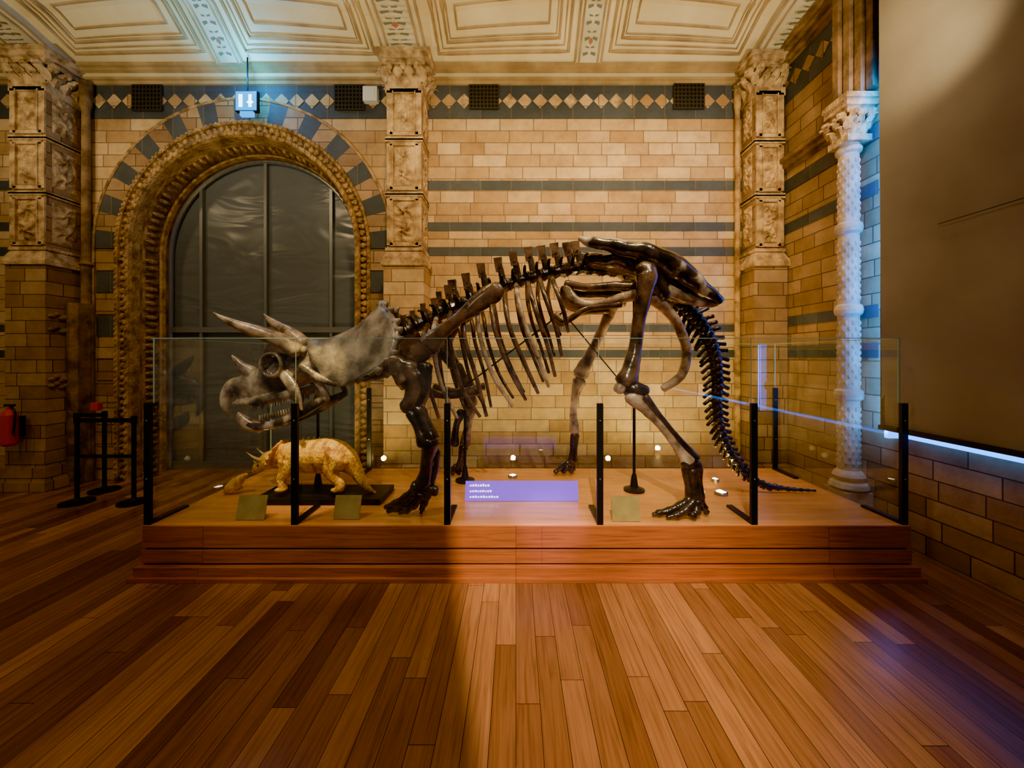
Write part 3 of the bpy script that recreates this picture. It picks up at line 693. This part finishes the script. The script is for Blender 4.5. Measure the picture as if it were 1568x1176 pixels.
def skull():
    b=MB()
    b.bone([(360,600,D0,16,6),(378,594,D0,22,9),(400,590,D0,26,13),(425,577,D0,30,21),(452,562,D0,31,28),(485,556,D0,26,27),(525,552,D0,18,18),(560,548,D0,13,13)],n=22,sub=6,nz=.06)
    b.bone([(372,585,D0,10,6),(356,592,D0,12,6),(347,606,D0,10,5),(344,620,D0,7,4),(348,632,D0,3.5,2.5),(351,638,D0,1.5,1.5)],n=14,nz=.04)
    b.bone([(385,572,D0,12,8),(372,562,D0,8,6),(362,552,D0,5,4),(355,544,D0,1.5,1.5)],nz=.04)
    for sg in (-1,1):
        def wp(px,py,off): return P(px,py,D0)+V((0,sg*off,0))
        b.tube([(wp(412,553,.09),.03,.03),(wp(430,536,.15),.045,.045),(wp(452,532,.18),.065,.055),(wp(478,538,.15),.05,.05)],nz=.08)
        ring=[(wp(434+17*math.cos(t),558+17*math.sin(t),.175+.02*math.cos(t)),.018,.03) for t in [k*math.pi/5 for k in range(10)]]
        b.tube(ring,n=8,sub=2,closed=True)
        b.tube([(wp(452,572,.17),.05,.035),(wp(468,590,.21),.052,.03),(wp(480,608,.25),.036,.022),(wp(488,622,.28),.012,.012)],nz=.08)
        b.tube([(wp(362,617,.035),.02,.02),(wp(395,614,.06),.035,.03),(wp(430,607,.09),.04,.035),(wp(468,598,.13),.045,.03)],nz=.08)
        for k in range(16):
            x=396+k*4.4; o=.066+.0042*k
            b.tube([(wp(x,618-k*.9,o),.010,.009),(wp(x-1,628-k*.9,o),.006,.006)],n=6,sub=1)
        b.tube([(wp(478,560,.19),.045,.03),(wp(505,575,.23),.036,.026),(wp(535,585,.27),.026,.02),(wp(560,580,.31),.018,.018)],nz=.08)
        b.tube([(wp(500,580,.20),.03,.02),(wp(512,597,.20),.028,.02),(wp(516,608,.19),.03,.025)],nz=.08)
    cut=[(P(434,558,D0)+V((0,sg*.25,0)),.078,.15,.076) for sg in (-1,1)]+[(P(386,589,D0),.070,.4,.046)]
    finish_remesh(b,'cranium',[BS],tr,.009,cut,2)
    b=MB()
    b.bone([(456,538,3.42,13,13),(432,523,3.38,12,12),(400,510,3.34,10),(368,499,3.31,7.5),(345,489,3.30,4.5),(327,479,3.29,1.2)],n=16,sub=6,nz=.05)
    b.bone([(466,528,3.74,12,11),(450,514,3.78,10),(433,503,3.82,8),(416,492,3.85,5),(404,481,3.87,1.2)],n=16,sub=6,nz=.05)
    b.done('brow_horns',[HORN],tr,smooth=True)
    b=MB(); nu,nvv=64,16; rows=[]
    ctrl=[(0,(583,474),0.0),(.12,(592,478),.12),(.3,(606,500),.30),(.5,(610,530),.42),(.7,(596,560),.46),(.86,(570,582),.42),(1,(535,594),.32)]
    cin=[(0,(470,520),0.0),(.12,(470,522),.04),(.3,(472,528),.09),(.5,(474,538),.13),(.7,(478,550),.16),(.86,(486,564),.18),(1,(494,574),.19)]
    def ev(tab,a):
        K=len(tab)
        for i in range(K-1):
            if tab[i][0]<=a<=tab[i+1][0]:
                t=(a-tab[i][0])/(tab[i+1][0]-tab[i][0])
                g=lambda k: tab[max(0,min(K-1,k))]
                def vec(q): return V((q[1][0],q[1][1],q[2]*100))
                p0,p1,p2,p3=vec(g(i-1)),vec(g(i)),vec(g(i+1)),vec(g(i+2))
                r=.5*((2*p1)+(p2-p0)*t+(2*p0-5*p1+4*p2-p3)*t*t+(p3-p0+3*p1-3*p2)*t*t*t)
                return r.x,r.y,max(0,r.z/100)
    for j in range(nvv+1):
        v=j/nvv; r=[]
        for i in range(nu+1):
            u=-1+2*i/nu; a=abs(u); s=-1 if u>=0 else 1
            xi,yi,oi=ev(cin,a); xo,yo,oo=ev(ctrl,a)
            p=P(xi,yi,D0-oi).lerp(P(xo,yo,D0-oo),v)
            off=oi*(1-v)+oo*v
            p=V((p.x,D0+s*off,p.z))
            p.z-=.10*math.sin(math.pi*v)*(1-a*.6); p.z+=.05*v**4
            p+=V((.006*noise.noise(p*5),.012*noise.noise(p*5+V((3,1,2))),.014*noise.noise(p*6)))
            r.append(p)
        rows.append(r)
    b.grid(rows,0)
    ob=b.done('frill',[BG],tr,True)
    s=ob.modifiers.new('s','SOLIDIFY'); s.thickness=.035; s.offset=0
    b=MB()
    K=19
    for k in range(K):
        i=int(2+(nu-4)*k/(K-1)); p=rows[-1][i]; q=rows[-3][i]; o=(p-q).normalized()
        b.tube([(p-o*.02,.040,.022),(p+o*.02,.030,.018),(p+o*.045,.012,.008)],n=8,sub=2,nz=.05)
    b.done('epoccipitals',[BG],tr,True)
    b=MB()
    for sg in (-1,1):
        def wp(px,py,off): return P(px,py-3,D0)+V((0,sg*off,0))
        b.tube([(wp(380,652,.02),.030,.025),(wp(400,655,.045),.036,.022),(wp(430,650,.09),.042,.028),(wp(465,636,.14),.048,.028),(wp(495,620,.17),.050,.028),(wp(516,608,.18),.030,.025)],n=12,nz=.10)
        b.tube([(wp(468,630,.15),.036,.018),(wp(474,612,.15),.03,.018),(wp(477,600,.14),.018,.014)],n=10,nz=.10)
        for k in range(14):
            x=404+k*4.6; o=.05+.006*k
            b.tube([(wp(x,646-k*1.1,o),.010,.008),(wp(x-1,638-k*1.1,o),.006,.005)],n=6,sub=1,mat=1)
    b.bone([(366,632,D0,3,3),(370,641,D0,8,6),(382,650,D0,10,8),(402,656,D0,7,9)],mat=1,nz=.05)
    b.done('lower_jaw',[BM,BL],tr,smooth=True)
skull()
# mounting armature
b=MB()
def rod(a,c,r): b.tube([(a,r,r),(c,r,r)],n=8,sub=1)
def stand(px,d,ztop):
    x=(px-CX)/F*d
    b.lathe(x,d,[(.10,DZ+.0),(.10,DZ+.02),(.04,DZ+.04),(.028,DZ+.12),(.02,DZ+.16)],16); rod(V((x,d,DZ)),V((x,d,ztop)),.014)
stand(971,3.72,2.35); stand(712,4.0,1.5)
stand(487,3.75,P(0,575,3.75).z)
rod(P(645,756,3.16),P(645,786,3.16),.012)
rod(P(690,608,3.5),P(862,478,3.5),.008); rod(P(862,478,3.5),P(955,590,3.3),.006)
rod(P(985,430,3.4),P(990,430,3.9),.02)
rod(V((P(971,0,3.72).x,3.72,2.3)),P(985,430,3.6),.02)
b.done('mount_armature',[BLACK],tr,smooth=False)
# ------------------------------------------------------------------ baby model
bt=empty('baby_triceratops_statue'); E=3.52
def baby():
    b=MB()
    sl0,sl1=P(405,0,E).x,P(592,0,E).x
    b.box(sl0,sl1,E-.17,E+.22,DZ,DZ+.055,0); b.done('black_base_slab',[BLACK],bt,bevel=.004)
    b=MB()
    zf=DZ+.055; yf=CY+(H-zf)*F/E
    b.bone([(420,700,E,13,12),(434,699,E,19,17),(455,698,E,24,22),(480,698,E,26,24),(506,698,E,27,24),(528,704,E,21,18),(543,718,E,12,11),(553,734,E,8,8),(563,747,E,5,5),(575,755,E,2,2)],n=20,nz=.03)
    b.bone([(428,700,E,13,12),(414,704,E,14,12),(403,710,E,11,10),(394,717,E,8,6),(389,722,E,4,3.5)],n=14,nz=.03)
    for sg in (-1,1):
        o=sg*.085
        b.bone([(440,706,E+o,13,9),(437,722,E+o,10,8),(431,733,E+o,7,6.5),(433,746,E+o,6.5,6),(433,yf-5,E+o,7,7)],nz=.05); b.blob(P(430,yf-4,E+o),.052,.045,.022,10,6)
        for k in range(3): b.blob(P(423+k*5,yf-3,E+o-.02),.018,.02,.014,8,5)
        oo=sg*.10
        b.bone([(516,700,E+oo,20,10),(508,718,E+oo,15,9),(512,731,E+oo,9,7),(521,741,E+oo,7,6),(520,yf-5,E+oo,7.5,7)],nz=.05); b.blob(P(516,yf-4,E+oo),.058,.045,.022,10,6)
        for k in range(3): b.blob(P(509+k*5,yf-3,E+oo-.02),.018,.02,.014,8,5)
        b.blob(P(404,703,E)+V((0,sg*.05,0)),.022,.014,.016,8,6)
    c=P(418,702,E)
    for k in range(25):
        a=-math.pi*.62+2*math.pi*.62*k/24
        rim=V((.045+.045*math.cos(a),.16*math.sin(a),.02+.14*math.cos(a)))*(1+.07*(k%2))
        b.tube([(c,.03,.03),(c+rim*.6,.018,.022),(c+rim,.010,.014)],n=6,sub=2)
    finish_remesh(b,'body',[BABY],bt,.0075,(),2)
    b=MB()
    for sg in (-1,1):
        b.tube([(P(405,703,E)+V((0,sg*.05,0)),.016,.016),(P(395,697,E)+V((0,sg*.065,0)),.010,.010),(P(385,689,E)+V((0,sg*.07,0)),.002,.002)],n=8)
        b.blob(P(401,710,E)+V((0,sg*.058,0)),.009,.008,.009,10,6,1)
    b.tube([(P(394,713,E),.011,.011),(P(388,705,E),.002,.002)],n=8)
    for k in range(14):
        x=455+k/13*105; y=[675,673,672,672,672,673,675,678,682,688,698,712,726,741][k]
        b.tube([(P(x,y+3,E),.010,.010),(P(x+2,y-3,E),.003,.003)],n=6,sub=2)
    b.done('horns_and_scutes',[noisy('horn_cream',(.6,.40,.12),(.85,.66,.28),scale=9,rough=.4,bump=.1),BLACK2],bt,smooth=True)
baby()
# ------------------------------------------------------------------ labels and small things
def label(px0,px1,py0,py1,name,front,tx=None):
    d=(H-DZ)*F/(py1-CY)
    x0,x1=(px0-CX)/F*d,(px1-CX)/F*d
    ht=(py1-py0)/F*d
    e=empty(name); b=MB()
    b.obox(V((x0,d,DZ+.005)),V((x1-x0,0,0)),V((0,ht*.28,ht*1.05)),V((0,.010,-.003)),0)
    b.obox(V(((x0+x1)/2-.02,d+.045,DZ+.002)),V((.04,0,0)),V((0,.04,0)),V((0,0,ht*.3)),1)
    b.done('board',[front,BLACK],e)
    if tx:
        b=MB()
        for (a0,a1,h0,h1) in tx:
            n=V((0,-.002,.0006))
            u=V(((x1-x0),0,0)); v=V((0,ht*.28,ht*1.05))
            nn=int((a1-a0)/.022)
            for k in range(nn):
                aa=a0+(a1-a0)*k/nn; hh=(h1-h0)*(.7+.3*((k*7)%3)/2); b.obox(V((x0,d,DZ+.005))+u*aa+v*h0+n,u*((a1-a0)/nn*.65),v*hh,n*.5,0)
        b.done('lettering',[TXT],e)
    return e
label(360,404,764,797,'display_label',LABEL); label(510,550,764,796,'display_label',LABEL); label(938,981,766,799,'display_label',LABEL)
label(712,886,741,768,'illuminated_title_panel',PURP,[(.04,.22,.72,.84),(.04,.24,.44,.54),(.04,.30,.16,.26)])
b=MB()
for px,py,rr in ((785,731,.05),(845,756,.045),(1104,757,.06),(362,749,.05),(1095,737,.04)):
    d=(H-DZ)*F/(py-CY); x=(px-CX)/F*d
    b.lathe(x,d,[(rr,DZ),(rr,DZ+.02),(rr*.8,DZ+.03),(rr*.75,DZ+.022),(.001,DZ+.022)],18,0)
    b.lathe(x,d,[(rr*.7,DZ+.0245),(.001,DZ+.0245)],18,1)
b.done('deck_uplights',[STEEL,LAMPM])
d=(H-DZ)*F/(757-CY)
b=MB(); b.tube([(P(344,752,d),.02,.03),(P(352,746,d),.045,.05),(P(364,738,d),.05,.05),(P(372,730,d),.03,.03),(P(378,726,d),.012,.012)],n=12,nz=.3); b.done('horn_fossil_cast',BABY,smooth=True)
GRL=plain('grille_bronze',(.05,.04,.03),.4,.3)
for x0,x1,y0,y1 in ((203,247,131,169),(513,557,131,168),(719,763,131,166),(1032,1078,129,166)):
    dd=WD-.03; a=P(x0,y1,dd); c=P(x1,y0,dd); b=MB()
    b.box(a.x,c.x,dd+.005,WD-.016,a.z,c.z,1)
    for k in range(9):
        x=a.x+(c.x-a.x)*k/8; b.box(x-.008,x+.008,dd-.01,dd+.008,a.z,c.z,0)
    for k in range(7):
        z=a.z+(c.z-a.z)*k/6; b.box(a.x-.006,c.x+.006,dd-.012,dd+.008,z-.008,z+.008,0)
    b.done('vent_grille',[GRL,BLACK2])
a=P(556,155,WD-.08); c=P(578,133,WD-.08); b=MB(); b.box(a.x,c.x,WD-.10,WD-.016,a.z,c.z,0); b.box(a.x+.03,c.x-.03,WD-.108,WD-.099,a.z+.03,c.z-.03,0); b.done('alarm_box',WHITE,bevel=.01)
ex=empty('exit_sign'); d=5.0
a=P(360,170,d); c=P(394,139,d); b=MB(); b.box(a.x,c.x,d,d+.05,a.z,c.z,0); b.box((a.x+c.x)/2-.008,(a.x+c.x)/2+.008,d+.02,d+.03,c.z,5.6,0)
b.done('housing',BLACK,ex)
b=MB(); b.box(a.x+.01,c.x-.01,d-.006,d,a.z+.01,c.z-.01,0)
b.box(a.x+.05,a.x+.10,d-.009,d-.006,a.z+.05,c.z-.05,1); b.box(c.x-.11,c.x-.07,d-.009,d-.006,a.z+.05,c.z-.05,1); b.box(c.x-.13,c.x-.05,d-.009,d-.006,a.z+.10,a.z+.125,1)
b.box(a.x+.06,c.x-.06,d+.0,d+.04,a.z-.06,a.z,0); b.done('sign_face',[SIGN,SIGNW],ex)
def stanchion(px,d):
    x=(px-CX)/F*d; b=MB()
    b.lathe(x,d,[(.15,.0),(.15,.02),(.0,.035)],20,0); b.lathe(x,d,[(.15,.02),(.05,.04),(.022,.06),(.022,.92),(.03,.92),(.03,1.0),(.0,1.01)],16,0)
    return x,b
x1,b=stanchion(118,4.45); x2=P(203,0,4.45).x
b.box(x1,x2,4.448,4.452,.93,.98,1); b.box(x1,x2,4.448,4.452,.52,.56,1); b.done('queue_barrier',[BLACK,BLACK2],smooth=False)
x1,b=stanchion(205,4.45); b.done('queue_barrier',[BLACK,BLACK2])
x1,b=stanchion(160,4.85); x2=P(112,0,4.85).x; b.box(x2,x1,4.848,4.852,.93,.98,1); b.done('queue_barrier',[BLACK,BLACK2])
d=4.70; x=P(14,0,d).x; b=MB(); b.lathe(x,d,[(.05,.60),(.07,.62),(.075,.64),(.075,.98),(.05,1.03),(.02,1.05),(.02,1.09)],18,0); b.box(x-.05,x+.06,d-.015,d+.015,1.08,1.11,1); b.tube([(V((x+.03,d,1.08)),.01,.01),(V((x+.1,d-.02,1.0)),.01,.01),(V((x+.09,d-.03,.75)),.012,.012)],n=8,mat=1)
b.box(x-.03,x+.03,d+.07,4.835,.7,.95,1); b.done('fire_extinguisher',[REDM,BLACK])
b=MB(); q=P(150,622,5.03); b.box(q.x-.05,q.x+.05,4.98,5.045,q.z-.05,q.z+.05,0); b.done('fire_alarm_call_point',REDM,bevel=.005)
# ------------------------------------------------------------------ lights
def area(name,loc,target,sx_,sy_,power,color,spread=180):
    l=bpy.data.lights.new(name,'AREA'); l.shape='RECTANGLE'; l.size=sx_; l.size_y=sy_; l.energy=power; l.color=color; l.spread=math.radians(spread)
    o=bpy.data.objects.new(name,l); o.location=loc; o.rotation_euler=(V(target)-V(loc)).to_track_quat('-Z','Y').to_euler(); bpy.context.collection.objects.link(o); return o
def spot(name,loc,target,power,color,ang,blend=.4,size=.05):
    l=bpy.data.lights.new(name,'SPOT'); l.energy=power; l.color=color; l.spot_size=math.radians(ang); l.spot_blend=blend; l.shadow_soft_size=size
    o=bpy.data.objects.new(name,l); o.location=loc; o.rotation_euler=(V(target)-V(loc)).to_track_quat('-Z','Y').to_euler(); bpy.context.collection.objects.link(o); return o
def point(name,loc,power,color,size=.05):
    l=bpy.data.lights.new(name,'POINT'); l.energy=power; l.color=color; l.shadow_soft_size=size
    o=bpy.data.objects.new(name,l); o.location=loc; bpy.context.collection.objects.link(o); return o
WARM=(1,.71,.34); WARM2=(1,.84,.50)
for x,e in ((-6.5,130),(-3.8,180),(-.6,320),(1.2,450),(2.5,280)): spot('wall_wash_lamp',(x,2.2,5.3),(x+.05,5.27,2.7),e,WARM,94,.9,.15)
for x in (-5.5,-3,-.8,1.2,2.8): spot('added_ceiling_fill',(x,2.4,3.6),(x,4.6,5.8),150,WARM2,110,.9,.08)  # added warm spots, out of view, that brighten the ceiling
lx,ly,lz=.12,-.88,4.6
spot('display_spotlight',(lx,ly,lz),(.42,2.55,.1),2100,(1,.78,.54),42,.9,.006)
b=MB()
b.box(lx-.08,lx+.08,ly-.30,ly-.06,lz-.08,lz+.08,0); b.box(lx-.015,lx+.015,ly-.2,ly-.17,lz+.08,5.9,0)
e0=V((-.47,2.95,.2)); e1=V((-.135,1.587,0)); s0=V((lx,ly,lz)); d0=(e0-s0).normalized(); d1=(e1-s0).normalized()
f0=s0+d0*.40-(d1-d0)*.25; f1=s0+d1*.40+(d1-d0)*.5
outd=V((-1,-.25,0)).normalized()*.42
b.quad(f0,f1,f1+outd,f0+outd,0)
b.done('unseen_beam_flag_rig',BLACK)  # unseen housing and plate, added to cut the beam's straight left edge
spot('skeleton_spotlight',(2.2,1.2,5.3),(1.0,3.5,1.8),190,(1,.88,.7),50,.5,.04)
spot('skeleton_spotlight',(-2.8,1.0,5.3),(-1.9,3.5,1.5),300,(1,.88,.68),34,.5,.04)
spot('added_statue_fill',(-1.5,2.2,4.6),(-1.85,3.5,.6),900,(1,.72,.28),13,.5,.03)  # extra spot added to brighten the statue
spot('added_floor_fill',(-3.4,1.0,5.3),(-3.2,1.8,0),190,(1,.66,.30),95,1,.2)  # both floor spots are added overhead fill
spot('added_floor_fill',(.1,-.6,5.3),(.0,1.2,0),110,(1,.72,.40),80,1,.2)
spot('added_screen_fill',(-.5,1.0,5.0),(3.4,2.4,2.2),120,(1,.78,.52),60,.9,.2)  # added fill to lift the screen and right wall
for px,py,e in ((785,731,18),(1104,757,32),(362,749,8),(1095,737,28),(560,730,12),(950,730,20)):
    d=(H-DZ)*F/(py-CY); x=(px-CX)/F*d
    spot('deck_uplight_lamp',(x,d,DZ+.05),(x,5.2,1.8),e*3.2,(1,.70,.20),125,.8,.03)
area('blue_led_wash',(3.36,3.53,2.7),(3.47,3.62,2.7),.05,3.4,55,(.0,.22,1))
area('blue_led_wash',(3.42,1.9,.99),(3.49,1.9,.90),2.8,.04,7,(.0,.25,1))
point('exit_sign_glow',(P(376,0,4.95).x,4.93,5.33),34,(.0,.40,1),.04)
spot('added_sign_glow_on_rib',(-3.8,4.2,4.9),(-3.8,4.75,5.8),45,(.0,.5,1),60,.7,.03)  # added cyan spot, stands in for exit sign glow on the rib
spot('projector_beam',(.6,1.0,3.6),(.28,3.12,.4),1400,(.46,.30,1),11,.7,.03)
wd=bpy.data.worlds.new('World'); bpy.context.scene.world=wd; wd.use_nodes=True
wd.node_tree.nodes['Background'].inputs[0].default_value=(1,.84,.62,1); wd.node_tree.nodes['Background'].inputs[1].default_value=.14
# ------------------------------------------------------------------ camera
cam=bpy.data.cameras.new('camera'); co=bpy.data.objects.new('camera',cam); bpy.context.collection.objects.link(co)
co.location=(0,0,H); co.rotation_euler=(math.pi/2,0,0); cam.sensor_width=36; cam.lens=36*F/1568; cam.shift_x=-6/1568; cam.shift_y=-43/1568; cam.clip_start=.05
bpy.context.scene.camera=co
vs=bpy.context.scene.view_settings; vs.view_transform='AgX'
try: vs.look='AgX - Punchy'
except Exception as e: print(e)
vs.exposure=0.65
